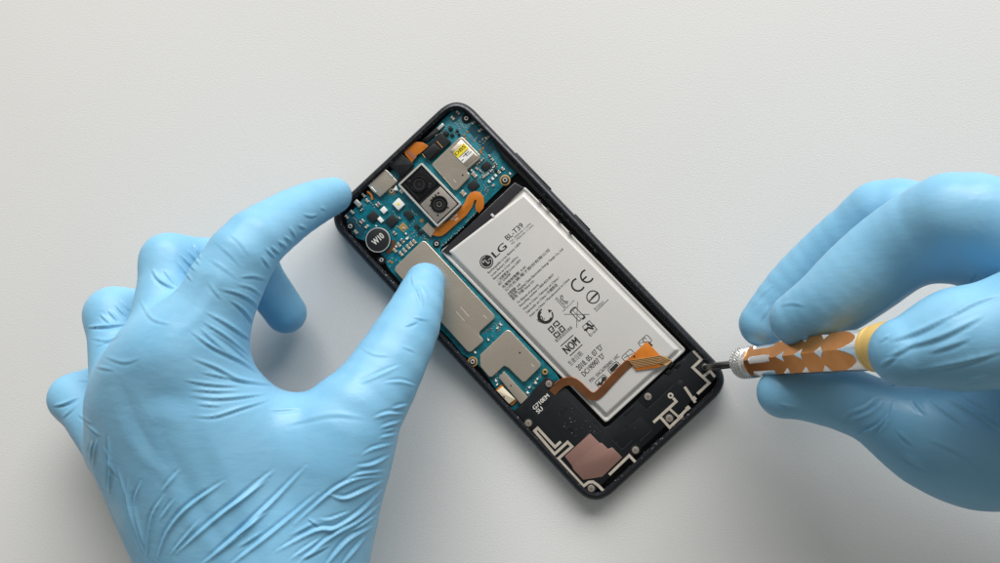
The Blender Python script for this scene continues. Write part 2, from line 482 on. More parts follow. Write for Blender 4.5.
FL = [
 ([(228,232),(240,242),(250,256)],2.2,.14),([(216,242),(232,256),(242,268)],2.2,.14),([(208,258),(224,268),(240,280)],2.2,.13),([(208,282),(222,300)],1.8,.25),
 ([(104,356),(124,362),(140,358)],2,.22),([(140,300),(152,318),(170,324)],2,.25),([(290,424),(330,414),(366,418)],3,.2),([(270,410),(300,408)],2,.25),([(362,348),(374,354),(390,356)],2,.18),([(86,424),(100,436)],1.7,.4),([(78,414),(92,424)],1.6,.35),([(104,448),(116,476)],1.8,.4),([(300,560),(330,545)],1.8,.5),([(238,548),(262,532)],1.9,.5),([(290,536),(316,522)],1.8,.45),([(180,470),(162,492)],2,.35),
 # shallow hollows and tendons on the back of the hand
 ([(140,404),(168,396),(196,410)],15,-.35),([(120,380),(140,430),(170,470)],10,-.35),([(200,410),(230,480),(270,560)],12,.25),([(160,430),(190,490),(235,560)],11,-.3),([(172,330),(196,300),(214,268)],8,-.3),
 # underside of the index
 ([(266,248),(275,258)],1.6,.45),([(271,246),(280,254)],1.6,.45),([(278,241),(288,248)],1.6,.5),([(284,236),(293,243)],1.6,.45),([(290,227),(296,238)],1.6,.45),([(298,225),(307,229)],1.6,.4),([(303,214),(310,216),(318,215)],1.5,.4),([(320,207),(326,210)],1.4,.25),([(262,256),(270,268)],1.7,.4),
 ([(240,277),(254,276),(267,280)],2,.3),([(220,289),(238,293),(254,302),(262,316)],2,.4),([(230,300),(244,310),(257,328)],2,.45),([(206,312),(228,324),(254,342)],2.2,.45),([(200,328),(220,346),(234,354)],2,.4),([(236,284),(252,288),(264,298)],1.8,.3),
 # fan towards the web of the thumb
 ([(192,332),(212,346),(240,360),(258,373)],2.2,.6),([(204,322),(226,336),(248,354)],2.1,.55),([(192,358),(216,367),(240,379),(276,385)],2.2,.55),([(184,380),(210,384),(238,386)],1.8,.4),([(188,389),(216,391),(240,391)],1.6,.35),([(190,396),(220,398),(264,394)],2,.45),([(192,416),(214,416),(240,408),(268,400)],2,.4),([(200,372),(226,377),(250,383)],1.7,.4),([(210,330),(232,345),(250,362)],1.7,.4),([(196,404),(222,406)],1.6,.3),
 # bent middle, ring and little finger
 ([(194,243),(201,259)],1.5,.55),([(188,250),(200,265)],1.5,.45),([(180,254),(196,271)],1.5,.5),([(178,262),(192,281)],1.5,.5),([(164,270),(178,288)],1.6,.4),([(152,269),(160,280),(178,290)],1.9,.7),
 ([(88,327),(106,326),(126,324)],1.7,.8),([(100,314),(112,325)],1.4,.5),([(108,310),(120,323)],1.4,.5),([(115,304),(127,318)],1.4,.5),([(121,300),(130,312)],1.4,.45),([(92,338),(108,340),(122,332)],2,.3),
 ([(54,406),(66,403),(80,396)],1.7,.7),([(76,379),(89,382)],1.4,.35),([(62,418),(70,411),(79,402)],1.6,.4),([(96,346),(118,336)],2,.25),([(94,366),(114,370)],1.8,.25),([(78,373),(88,378)],1.3,.3),
 # heel of the hand, left
 ([(92,442),(90,458)],1.7,.6),([(97,440),(93,466)],1.7,.6),([(109,438),(111,466),(109,492)],2.1,.75),([(118,470),(126,496),(134,526),(142,552)],2,.65),([(128,478),(130,506),(140,542)],1.8,.55),([(141,482),(135,506),(145,550)],2,.65),([(164,496),(152,518),(147,556)],2.1,.65),([(175,499),(160,520)],1.8,.4),
 ([(224,482),(188,508),(168,532),(158,558)],2.3,.8),([(268,480),(220,516),(176,554)],2.3,.8),([(268,512),(214,554)],2.2,.75),([(274,471),(246,495),(220,515)],2.4,.6),([(306,467),(274,501),(240,533),(212,556)],2.5,.85),([(318,494),(280,527),(230,566)],2.4,.8),
 ([(380,477),(358,479),(336,489),(312,509),(294,525)],2.0,.7),([(382,482),(364,491),(344,499),(328,494)],2.1,.8),([(382,491),(360,513),(336,529),(316,531),(276,552)],2.3,.85),([(380,505),(360,521),(332,537),(298,564)],2.3,.75),([(372,527),(348,541),(326,566)],2.3,.75),([(390,456),(372,465),(356,467)],2,.65),([(366,537),(342,566)],2,.6),([(308,519),(320,527)],1.4,.4),([(384,471),(362,474),(346,480)],1.8,.6),([(376,516),(352,532)],1.6,.5),([(350,512),(330,520),(318,519)],1.6,.45),([(322,538),(290,560)],1.8,.5),
 ([(250,530),(200,566)],2,.5),([(200,520),(170,556)],1.8,.45),
 # root and tip of the thumb
 ([(404,414),(388,414),(374,418)],1.9,.6),([(402,421),(380,428)],1.8,.55),([(397,434),(380,438)],1.8,.55),([(416,386),(400,382),(384,383)],1.8,.4),([(400,366),(378,376),(358,384)],2.1,.4),([(408,405),(392,409)],1.7,.5),([(394,444),(374,449),(362,455)],1.8,.45),([(396,428),(384,432)],1.4,.4),
 ([(414,283),(420,296),(422,308)],1.7,.4),([(420,284),(428,298)],1.5,.3),([(412,275),(414,288)],1.5,.3),([(404,326),(418,321)],1.8,.3),([(414,317),(428,320)],1.7,.25),([(438,262),(444,271)],1.3,.25),([(402,346),(416,352)],1.6,.2),
]
FR = [
 ([(778,404),(800,408)],1.8,.3),([(836,424),(852,412)],2,.35),([(900,452),(930,470)],2.6,.35),([(896,430),(914,446)],2.4,.35),([(930,440),(960,452),(990,470)],3,.35),([(878,380),(888,372)],1.6,.3),([(890,386),(906,378)],1.8,.35),([(960,382),(990,376)],2.4,.4),([(880,342),(890,334)],1.6,.3),
 ([(889,414),(876,428),(857,435)],1.9,.8),([(884,400),(872,412),(850,421)],2.2,.5),([(876,398),(864,408),(846,413)],2.2,.4),([(893,402),(890,420),(876,436)],2.2,.4),([(928,398),(952,416),(968,428)],2.6,.6),([(946,398),(976,414),(1004,432)],2.8,.9),([(912,398),(926,414)],2.4,.4),([(960,394),(990,410)],2.4,.5),
 ([(892,340),(920,330),(952,314)],3.2,.5),([(900,348),(940,336),(982,316)],3.4,.5),([(888,356),(912,346)],2.6,.35),([(880,366),(897,355)],2.4,.35),([(930,352),(970,338)],3,.35),([(920,370),(960,362),(1000,352)],3.2,.35),([(950,316),(975,302),(1000,294)],3,.4),
 ([(780,306),(792,303),(806,306)],2.2,.18),([(762,320),(768,307)],1.6,.3),([(750,310),(760,296),(774,284)],2,.15),([(968,282),(976,272)],1.8,.5),
]
lh = build_hand('gloved_hand', LEFT, FL)
tag(lh, 'left hand in blue nitrile glove steadying the phone with thumb and index finger', 'gloved hand', 'hands in blue gloves')
rh = build_hand('gloved_hand', RIGHT, FR)
tag(rh, 'right hand in blue nitrile glove gripping the orange screwdriver', 'gloved hand', 'hands in blue gloves')
# ------------------------------------------------------------------ the opened phone
PC = W(529, 300, 0)
phone = bpy.data.objects.new('smartphone', None); COL.objects.link(phone)
phone.location = PC * S
tag(phone, 'black smartphone lying face down with its back removed showing battery and blue board', 'phone')
def part(mb, name, parent=None, smooth=True, label=None):
    """every part keeps its mesh in millimetres relative to the phone's base"""
    o = mb.build(name, parent or phone, PC, smooth)
    if label: o['label'] = label
    return o
def poly_part(name, pts, z0, z1, m, bev=.12, rad=0, parent=None):
    mb = MB(); p = px(pts, z1)
    if rad: p = rounded(p, rad)
    mb.prism(p, z0, z1, m, bev); return part(mb, name, parent)

# outer frame: corners from the four edge lines of the photograph, at the rim's height
ZR = 7.4
def line(p, q): return np.array([W(*p, ZR)[:2], W(*q, ZR)[:2]])
def cross(l, k):
    a, b = l; c, d = k; r, s = b - a, d - c
    den = r[0] * s[1] - r[1] * s[0]; w = c - a
    return a + r * (w[0] * s[1] - w[1] * s[0]) / den
LR = line((483, 118), (701, 345)); LL = line((340, 235.5), (533, 445)); LT = line((360, 181.5), (440, 106.5)); LB = line((610, 497.5), (709, 406))
C_tr, C_tl, C_bl, C_br = cross(LT, LR), cross(LT, LL), cross(LB, LL), cross(LB, LR)
base = np.array([C_tl, C_bl, C_br, C_tr])
outer = rounded(base, 10.5, 12)
prof = [(.9, .0), (.25, .5), (0, 1.6), (.0, 4.4), (.16, 5.3), (.45, 6.1), (.85, 6.65), (1.35, 7.02), (1.9, 7.28), (2.2, 7.34)]
mb = MB()
mb.loft([ring(inset(outer, d), z) for d, z in prof], M['frame'], True, False)
mb.loft([ring(inset(outer, d), z) for d, z in [(2.2, 7.34), (2.4, 7.27), (2.5, 6.9)]], M['frame'], False, False)
mb.loft([ring(inset(outer, d), z) for d, z in [(2.5, 6.9), (2.6, 6.7), (2.95, 6.65), (3.05, 6.45), (3.1, 2.6)]], M['rim'], False, False)
frame = part(mb, 'frame')
# floor of the inside
mb = MB(); mb.prism(inset(outer, 2.6), 1.2, 2.5, M['black'], 0); part(mb, 'mid_plate')
# side ledge along the battery with its clips
mb = MB(); mb.prism(px([(493, 141), (497, 143), (534, 181.5), (594, 241), (685, 336.5), (698, 351), (692, 352), (684, 343), (600, 255), (528, 183), (503, 158)], 6.2), 2.5, 6.2, M['black'], .2)
part(mb, 'side_ledge')
mb = MB()
for (x, y) in [(545, 193), (551, 199), (563, 213), (569, 219), (577, 226), (585, 234), (592, 244), (596, 249), (541, 199), (549, 207), (560, 219), (571, 231)]:
    mb.prism(px(box_px(x - .5, y + 2.2, 1.6, 4.2), 6.5), 6.0, 6.5, M['frame'], .12)
part(mb, 'key_contact_strip')
mb = MB(); add_stroke(mb, px([(495, 141), (535, 182.4), (585, 234.4), (635, 286.6), (685, 338.6)], 6.9), .28, 6.2, 6.95, M['frame']); part(mb, 'inner_lip')
# side keys
dr = (C_br - C_tr) / np.linalg.norm(C_br - C_tr); n = np.array([-dr[1], dr[0]]); n = n if n[0] > 0 else -n
for a, b in (((518.5, 151), (553, 188)), ((577, 212.5), (592, 228.5))):
    A, B = [C_tr + dr * np.dot(W(*q, 4)[:2] - C_tr, dr) for q in (a, b)]
    q = rounded([A - n * .6, B - n * .6, B + n * .42, A + n * .42], .3, 3)
    mb = MB(); mb.prism(q, 2.6, 5.3, M['frame'], .25); part(mb, 'side_key')

# ---- circuit board
ZB = 4.7
board_pts = [(436, 127), (444, 118), (452, 111), (458, 108.5), (463, 110), (465, 113), (472, 117), (480, 123), (488, 131), (494, 137), (497, 146), (502, 151), (510, 160), (518, 171.5), (511, 178), (484, 205), (463, 227), (441, 247), (440, 251),
             (486, 299.5), (507, 323), (531, 347.5), (556, 373), (560, 380), (548, 388), (531, 398), (521, 404.5), (517, 413), (511, 408), (503, 398), (497, 390.5), (482, 369.5), (474, 361), (463, 355), (450, 339), (437, 326), (409, 292), (388, 268), (381, 254), (367, 241.5), (356, 238), (347, 223), (346, 216), (355, 208), (369, 191), (392, 170), (424, 143)]
mb = MB(); mb.prism(rounded(px(board_pts, ZB), .5, 2), 3.6, ZB, M['pcb'], .06)
board = part(mb, 'circuit_board')
# darker keep-out zones in the solder mask with tracks
dark_mask = mat('dark_mask', (.004, .06, .09), .4)
for q in ([(467, 130), (472, 124), (481, 133), (475, 138)], [(475, 139), (482, 132.5), (492, 143), (484, 149)], [(484, 149.5), (491, 143), (497, 148), (489, 155)], [(345, 215), (350, 210), (366, 229), (362, 238), (352, 234)], [(450, 117), (457, 110), (463, 112), (456, 122)]):
    mb = MB(); mb.add(ring(px(q, ZB + .02), ZB + .02), [list(range(len(q)))], dark_mask); part(mb, 'dark_mask_area', board)
mb = MB()
def speck(x, y, a=.9, b=1.4, m='solder', z=.05): mb.prism(px(box_px(x, y, a, b), ZB + z), ZB, ZB + z, M[m], 0)
white_rows = [((455.5, 122.5), (461, 130), 5), ((459, 121), (463, 127), 4), ((465, 128), (469, 124), 4), ((470, 137), (475, 141), 4), ((474, 141), (476.5, 138), 3), ((480, 141.5), (485, 137), 4), ((478, 147), (487, 139), 5), ((481, 153), (487, 157), 4),
              ((439, 134), (447, 127), 6), ((432, 141), (439, 134), 3), ((449, 125), (457, 133), 4), ((489, 170), (478, 179), 9), ((476, 165), (484, 174), 6), ((489, 158), (497, 166), 6), ((487, 163), (494, 172), 5),
              ((354, 218), (360, 226), 6), ((361, 208), (365, 205), 3), ((393, 212), (397, 217), 3), ((411.5, 210), (416, 215), 4), ((370, 201), (374, 207), 4), ((397, 226), (393, 231), 3),
              ((404, 232), (414, 222), 6), ((407, 237), (417, 229), 6), ((411, 238), (420, 234), 4), ((420, 231), (428, 240), 6), ((392, 258), (400, 262), 3), ((388, 262), (390, 266), 2), ((421, 237), (427, 241), 3),
              ((442, 246), (452, 237), 7), ((455, 234), (463, 227), 6), ((466, 222), (476, 212), 7), ((480, 200), (488, 192), 5), ((480, 192), (490, 186), 6), ((484, 185), (488, 190), 3),
              ((492, 328), (500, 322), 5), ((497, 331), (503, 326), 4), ((495, 324), (500, 330), 4), ((488, 338), (493, 343), 2), ((499, 370), (496, 375), 4), ((495, 379), (497, 385), 3), ((502, 373), (497, 378), 3),
              ((528, 387), (540, 377), 6), ((534, 383), (541, 375), 5), ((526, 389), (530, 396), 4), ((531, 386), (534, 389), 3), ((529, 396), (533, 400), 3)]
for a, b, n in white_rows:
    for k in range(n):
        t = k / max(1, n - 1); j = rng.normal(0, .35, 2)
        speck(a[0] + (b[0] - a[0]) * t + j[0], a[1] + (b[1] - a[1]) * t + j[1], rng.uniform(.6, 1.1), rng.uniform(.8, 1.5), 'solder' if rng.random() < .8 else 'ceramic', rng.uniform(.06, .25))
for x, y in [(464, 135), (467.5, 131.5), (465, 138), (480, 150), (483, 148), (481, 152), (390, 261), (392, 262.5)]: speck(x, y, 1.6, 1.8, 'orange', .2)
for x, y in [(483.5, 333), (486, 331.5), (488, 330), (490, 328.5), (492.5, 331), (492.5, 336)]: speck(x, y, .9, .9, 'orange', .04)
solder = part(mb, 'solder_pads', board, False); solder['kind'] = 'stuff'

def chip(x, y, a, b, h=.7, m='chip', name='chip', ang=True, bev=.1):
    mb = MB(); mb.prism(px(box_px(x, y, a, b), ZB + h), ZB - .05, ZB + h, M[m], bev); return part(mb, name, board)
def cap(x, y, a, b, h=.6, m='ceramic'):
    """chip capacitor, metal ends on its long axis"""
    mb = MB(); z = ZB + h
    A, B = (EV, EU) if a >= b else (EU, EV); l, w = max(a, b), min(a, b); c = np.array([x, y])
    def q(t0, t1, ww): return px([c + A * l * t0 - B * ww / 2, c + A * l * t1 - B * ww / 2, c + A * l * t1 + B * ww / 2, c + A * l * t0 + B * ww / 2], z)
    mb.prism(q(-.26, .26, w * .92), ZB - .05, z - .04, M[m], .05)
    mb.prism(q(-.5, -.25, w), ZB - .05, z, M['solder'], .08); mb.prism(q(.25, .5, w), ZB - .05, z, M['solder'], .08)
    part(mb, 'capacitor', board)
for x, y, a, b in [(486.5, 165.5, 8.5, 7.5), (373, 216.5, 9.5, 9), (391.5, 220.8, 10.5, 9.5), (408.5, 214.7, 6, 9.5), (473.5, 185, 9.5, 8.5), (417, 226.5, 4, 5), (420, 232, 3.5, 4.5), (446, 133, 4.5, 4.5), (450.5, 128, 3.5, 3.5), (457, 130.5, 2.5, 2.5), (459, 134, 2.2, 2.2), (452, 134.5, 3, 3), (440.5, 137, 3, 3), (496, 170, 2, 3)]:
    chip(x, y, a, b, .75)
for x, y, a, b, m in [(458, 112.3, 2.6, 4.2, 'ceramic'), (452.5, 118, 2.6, 4.2, 'ceramic'), (473.5, 122.3, 4.4, 2.4, 'ceramic'), (480.3, 130, 4.4, 2.4, 'ceramic'), (487.5, 137.4, 4.6, 2.4, 'ceramic'), (435, 133.8, 2.6, 4.6, 'ceramic'),
                      (489, 181.5, 2.4, 3.2, 'white'), (492.6, 178.5, 2.6, 3.2, 'white'), (495.6, 175.3, 2.6, 3.2, 'white'), (499, 172, 2.6, 3.4, 'ceramic'), (502.7, 168.6, 2.8, 3.6, 'ceramic'), (510, 173.5, 1.8, 2.8, 'white'), (493.5, 185.3, 2.6, 2.2, 'ceramic'),
                      (474.3, 174.6, 4, 6, 'ceramic'), (478, 163.5, 3, 1.8, 'ceramic_dark'), (480.5, 161.5, 3, 1.8, 'ceramic_dark'), (482.5, 159.3, 3, 1.8, 'ceramic_dark'), (476.5, 168.5, 1.8, 3, 'ceramic'), (480.5, 171, 1.6, 2.6, 'ceramic_dark'), (489.5, 155.8, 1.8, 2.6, 'ceramic'), (492.5, 159.5, 1.8, 3, 'ceramic'), (495.8, 163.6, 1.8, 3, 'ceramic_dark'), (491.5, 170.5, 3.4, 2, 'ceramic'), (487.5, 174, 3.4, 2, 'ceramic'), (484, 176.7, 3.2, 1.8, 'ceramic'), (493.8, 166.8, 3, 1.8, 'ceramic'),
                      (463.3, 193.2, 4.4, 5.8, 'ceramic'), (363.5, 195, 2.4, 4.6, 'ceramic'), (367, 200.5, 2.6, 3.8, 'ceramic'), (346.5, 216.8, 2.4, 4.4, 'ceramic'), (352, 212, 2.4, 4.4, 'ceramic'), (362, 221.5, 4.4, 4, 'ceramic_dark'), (366.8, 226.5, 4, 2.6, 'ceramic'), (355.7, 232, 2.8, 4.6, 'ceramic'), (394.5, 233.3, 2.8, 4, 'ceramic_dark'), (378, 204.5, 4.2, 4.2, 'ceramic_dark'), (361.5, 209.8, 2.6, 2, 'ceramic_dark'), (399.5, 218, 1.6, 2.4, 'ceramic'),
                      (394.8, 250.3, 3, 4.8, 'ceramic'), (398.8, 244.8, 3, 4.8, 'ceramic'), (402.2, 241, 3, 4.8, 'ceramic_dark'), (401, 253.8, 3, 5, 'ceramic'), (404.4, 250.4, 3, 5, 'ceramic'), (408, 247, 3, 5, 'ceramic'), (411.2, 244.2, 3, 5, 'ceramic'), (414.2, 241.6, 3, 5, 'ceramic'), (407.2, 238.3, 3.6, 2.2, 'white'), (405.7, 233.6, 1.6, 2.4, 'white'), (396, 246.5, 1.6, 2.6, 'white'), (403.5, 228, .1 + 1, 1.6, 'white'),
                      (471.5, 170, 1.8, 2.4, 'white'), (376, 226, 1.4, 2, 'white'), (500.5, 324.5, 1.8, 3.4, 'white'), (497.5, 328, 3, 1.6, 'white'), (488.3, 340, 1.6, 2.4, 'white'), (475, 352.5, 2, 2.8, 'white'), (496, 381, 2, 3, 'white'), (497.2, 384.7, 2.6, 1.6, 'white'), (529.5, 387.5, 2.4, 1.8, 'white'), (535.5, 383, 2, 3, 'white'), (537.5, 379, 2.4, 1.8, 'white'), (527.5, 393, 2, 2.6, 'white')]:
    cap(x, y, a, b, .55, m)
chip(357.6, 203.2, 4.6, 7.6, 1.3, 'solder', 'inductor'); chip(383.7, 210, 5.6, 5.6, .9, 'white', 'oscillator'); chip(380.4, 219.6, 3.8, 6, .7, 'white', 'oscillator')
chip(440.6, 126.5, 7.6, 3, 1.1, 'steel', 'spring_contact')
mb = MB(); mb.prism(px(box_px(398.5, 204, 9, 9), ZB + 1.3), ZB - .05, ZB + 1.3, M['white'], .1); led = part(mb, 'flash_lamp', board)
mb = MB(); mb.disc(W(398.5, 204, ZB + 1.34)[:2], .55, ZB + 1.25, ZB + 1.34, M['yellow'], 16, .02); part(mb, 'phosphor_dot', led)
mb = MB(); mb.prism(px(box_px(403, 227, 7, 7.2), ZB + .06), ZB - .02, ZB + .06, M['gold'], 0); part(mb, 'gold_pad', board)
mb = MB(); mb.disc(W(421.7, 220.7, ZB + .06)[:2], .8, ZB - .02, ZB + .06, M['gold'], 18, .01); part(mb, 'gold_pad', board)

# fixing bosses: tan ring, dark well, steel ring
def boss(x, y, r, tan, ri=.9):
    c = W(x, y, ZB + .3)[:2]; mb = MB()
    if tan: mb.disc(c, r * MMPX, ZB - .05, ZB + .10, M['gold'], 30, .03)
    mb.disc(c, (r - (1.7 if tan else 0)) * MMPX, ZB - .05, ZB + .25, M['black'], 28, .06)
    mb.disc(c, ri, ZB - .05, ZB + .75, M['steel'], 24, .12, hole=ri * .5)
    mb.disc(c, ri * .55, ZB - .05, ZB + .32, M['black'], 16, .02)
    part(mb, 'screw_boss', board)
for q in [(466.3, 118.3, 5, False, .85), (505, 180, 5.6, True, .95), (391.6, 191, 4.2, True, .85), (350.3, 226.3, 4.6, False, .85), (381.5, 260, 4.6, False, .8), (436.6, 243.8, 4, False, .8), (472.6, 361.8, 5.2, True, .9)]: boss(*q)
mb = MB(); c = W(545, 372, 5.6)[:2]; mb.disc(c, 1.15, 4.5, 5.6, M['gold'], 20, .15, hole=.45); part(mb, 'screw_boss', board)

# ---- shields
def shield(pts, rad, z=6.1, step=None, marks=(), dots=()):
    mb = MB(); p = rounded(px(pts, z), rad, 4)
    mb.loft([ring(p, ZB - .02), ring(p, z - .35), ring(inset(p, .10), z - .12), ring(inset(p, .26), z - .02), ring(inset(p, .42), z)], M['shield'])
    if step is not None:
        q = rounded(px(step, z + .16), .5, 4); mb.loft([ring(q, z - .05), ring(q, z + .05), ring(inset(q, .16), z + .16)], M['shield'])
    sh = part(mb, 'shield_can', board)
    if marks:
        mb = MB()
        for a, b in marks: add_stroke(mb, px([a, b], z + .02), .2, z - .02, z + .03, M['inkwhite'])
        part(mb, 'stamped_mark', sh)
    if dots:
        mb = MB()
        for c in dots: mb.disc(W(*c, z + .02)[:2], .38, z - .02, z + .02, M['ink'], 14, .005)
        part(mb, 'vent_hole', sh)
    return sh
s1 = shield([(431.5, 164), (459, 137.5), (462.5, 136.5), (480.5, 155), (480.3, 158.5), (467, 169.5), (467.5, 171.5), (469.8, 174), (469.5, 177.3), (457, 190), (454, 190)], [.7, .8, .8, .8, .8, .4, .4, .6, .8, .8, .8], 6.2,
            step=[(449.5, 150.5), (461, 139.2), (478, 156.5), (466.5, 167)], marks=[((453.5, 179.5), (456.3, 182.5))], dots=[(462.7, 175)])
zs = 6.2 + .2
mb = MB(); mb.prism(px([(453.3, 153), (464, 142.8), (468.8, 147.7), (457.7, 158)], zs), zs - .05, zs, M['yellow'], 0); mb.prism(px([(457.9, 158.2), (469, 147.9), (474, 153.3), (463.3, 163.2)], zs), zs - .05, zs, M['white'], 0)
st = part(mb, 'sticker', s1, False)
mb = MB(); add_text(mb, 'DBS', (456.6, 155.6), (465.8, 147), 3.6, zs + .02, M['ink'], .05)
for k, (a, b, w) in enumerate([((459.5, 157), (467.5, 149.5), .18), ((463, 156.5), (469, 151), .3), ((461.5, 161), (463.5, 159), .3), ((468, 154.5), (471.5, 151.5), .25), ((465, 153), (467.5, 156), .35)]): add_stroke(mb, px([a, b], zs + .02), w, zs, zs + .02, M['ink'])
part(mb, 'printed_mark', st, False)
shield([(422, 240.8), (425.5, 241), (494.8, 315.5), (494.5, 318.5), (480, 331.5), (479, 334.5), (483, 339.2), (482.8, 342), (471, 352.2), (467.5, 352), (394.5, 271), (394.8, 267)], [.5, .5, .8, .8, .5, .5, .6, .6, .7, .7, 1, 1], 6.0,
       marks=[((460.5, 307), (469, 316.5)), ((456, 311.5), (464.5, 321)), ((483.2, 315), (486.8, 318.5))])
shield([(506.5, 329.8), (510, 330.3), (541, 363.5), (541, 366.5), (525.5, 381.8), (522.5, 382), (507.5, 367), (504, 366), (492, 377.3), (489, 377.3), (480, 366.5), (479.7, 355)], [.5, .7, .7, .7, .7, .8, .8, .8, .6, .8, .9, .6], 6.05,
       marks=[((531.5, 364), (534, 367))], dots=[(519.8, 352.8)])
# metal strip and cream block at the lower end
poly_part('contact_strip', [(504, 371.5), (528, 397.5), (521, 404.5), (498.5, 377.5)], 4.6, 6.3, M['shield'], .15, .4, board)
mb = MB(); mb.disc(W(511, 385.7, 6.32)[:2], .3, 6.25, 6.33, M['ink'], 12, .01); part(mb, 'vent_hole', board)
cr = poly_part('antenna_block', [(502.3, 386.5), (515.5, 399.5), (509, 404.3), (496.8, 391.3)], 4.6, 6.1, M['cream'], .25, .3, board)
mb = MB(); mb.prism(px([(501.5, 384.6), (504.2, 386.6), (498, 391.7), (495.6, 390.6)], 5.4), 4.6, 5.4, M['orange'], .1); mb.prism(px([(514, 398), (517.5, 400.3), (512, 405.6), (509, 404)], 5.4), 4.6, 5.4, M['orange'], .1); part(mb, 'orange_tab', cr)
mb = MB(); mb.disc(W(503.8, 397.2, 6.14)[:2], .5, 6.0, 6.14, M['ceramic_dark'], 14, .02); part(mb, 'hole', cr)

# ---- vibration motor
c = W(377.8, 240, 6.6)[:2]; mb = MB()
mb.disc(c, 12.9 * MMPX, 2.5, 6.3, M['black'], 48, .1); mb.disc(c, 12.9 * MMPX, 6.0, 6.65, M['steel'], 64, .12, hole=11.9 * MMPX); mb.disc(c, 12 * MMPX, 6.2, 6.55, M['chip'], 48, .03)
mot = part(mb, 'vibration_motor')
mb = MB(); add_text(mb, 'W10', (375.2, 245.6), (384.6, 237), 6.6, 6.6, M['inkwhite'], .09); part(mb, 'printed_text', mot, False)
mb = MB(); add_stroke(mb, px([(393, 240), (394, 247), (387, 253)], 5.0), 1.4, 4.75, 5.0, M['brown']); part(mb, 'motor_flex', mot, False)
# ---- earpiece module
z = 6.3
ear = poly_part('earpiece', [(384.5, 168), (397.5, 181), (379.5, 197), (366.8, 184.8)], 2.5, z, M['shield'], .2, .4)
mb = MB()
for q in ([(387, 170), (393.4, 176.8), (391.8, 178.2), (385.6, 171.4)], [(371, 186.2), (376.6, 191.6), (375, 193.2), (369.4, 187.6)]):
    mb.prism(rounded(px(q, z + .12), .3), z - .1, z + .12, M['solder'], .08)
part(mb, 'contact_end', ear)
mb = MB(); add_stroke(mb, px(smooth_path([(367.3, 191.3), (371, 194.5), (372.3, 199.5)]), 5.6), .7, 4.8, 5.6, M['orange']); part(mb, 'lead', ear)
poly_part('black_cover', [(401.5, 153.5), (414, 164), (401.5, 176.5), (388.5, 165)], 2.5, 6.5, M['black'], .2, .3)
poly_part('black_cover', [(410.5, 165.5), (415, 169), (400.5, 183.5), (396.5, 179.5)], 2.5, 5.8, M['black'], .2, .3)
poly_part('foam_pad', [(420, 142), (436, 127), (441, 130), (428, 141)], 4.5, 5.6, M['black'], .2, .4)
# sensor flex
z = 6.1
fx = poly_part('sensor_flex', [(404, 153), (406.5, 148), (411.5, 143.2), (417, 141.6), (423, 142.3), (428.5, 146), (420, 153.2), (417.5, 154.4), (411.8, 162.6)], 5.9, z, M['orange'], .04, .3)
mb = MB(); add_stroke(mb, px([(407.5, 151), (415.5, 158)], z + .12), 1.3, z - .05, z + .12, bpy.data.materials.get('flex_fold') or mat('flex_fold', (.30, .12, .08), .12)); part(mb, 'fold', fx)
# board connector
con = poly_part('board_connector', [(441, 132.5), (451, 141.5), (431, 160.5), (420.5, 151)], 4.6, 5.9, M['black'], .15, .3, board)
mb = MB(); mb.prism(rounded(px(box_px(431.5, 151, 15, 9), 6.35), .6), 5.8, 6.35, M['chip'], .25); part(mb, 'connector_lid', con)
mb = MB()
for a, b in (((436.8, 141), (442.6, 147.6)), ((422.3, 153.6), (425.3, 157.6))): add_stroke(mb, px([a, b], 6.1), .35, 5.8, 6.1, M['gold'])
part(mb, 'gold_clip', con)
# bright bracket by the camera
mb = MB(); mb.prism(px([(392.8, 190), (396, 185), (398, 190.5)], 5.5), 4.7, 5.5, M['white'], .05); mb.prism(px(box_px(401.3, 191.3, 3, 4), 5.6), 4.7, 5.6, M['steel'], .15); part(mb, 'bracket', board)
# ---- dual camera
zc = 7.6
cq = rounded(px([(421.5, 162), (462, 203.8), (437.3, 227.4), (397.3, 184.6)], zc), .9, 5)
mb = MB(); mb.loft([ring(cq, 3), ring(cq, zc - .2), ring(inset(cq, .2), zc), ring(inset(cq, .74), zc), ring(inset(cq, .9), zc - .45)], M['steel'], True, False); camm = part(mb, 'camera_module')
up = px([(421.3, 166), (438.3, 183.6), (418.5, 202.2), (401.5, 184.3)], 7.1); lo_ = px([(440.3, 186.2), (457.5, 203.8), (437, 222.8), (420.3, 204.3)], 7.2)
mb = MB(); mb.prism(rounded(px([(421.4, 164.8), (459.2, 203.8), (437.2, 224.8), (399.8, 184.5)], 7.0), .5), 3, 6.75, M['black'], 0); part(mb, 'camera_bed', camm)
mb = MB(); mb.prism(rounded(up, .5), 6.5, 7.1, M['lensring'], .15); add_stroke(mb, px([(423, 170), (435, 182.5)], 7.2), .35, 7.0, 7.2, M['chip']); add_stroke(mb, px([(419, 199), (404, 184)], 7.2), .35, 7.0, 7.2, M['chip'])
for q in [(409.2, 181.5), (429.3, 187), (429.8, 184.5), (420.3, 172.3)]: mb.disc(W(*q, 7.25)[:2], .7 if q[1] > 175 else .4, 7.0, 7.22, M['frame'], 16, .1)
a = part(mb, 'camera_housing', camm)
mb = MB(); mb.prism(rounded(lo_, .5), 6.5, 7.2, M['cambeige'], .15); b = part(mb, 'camera_housing', camm)
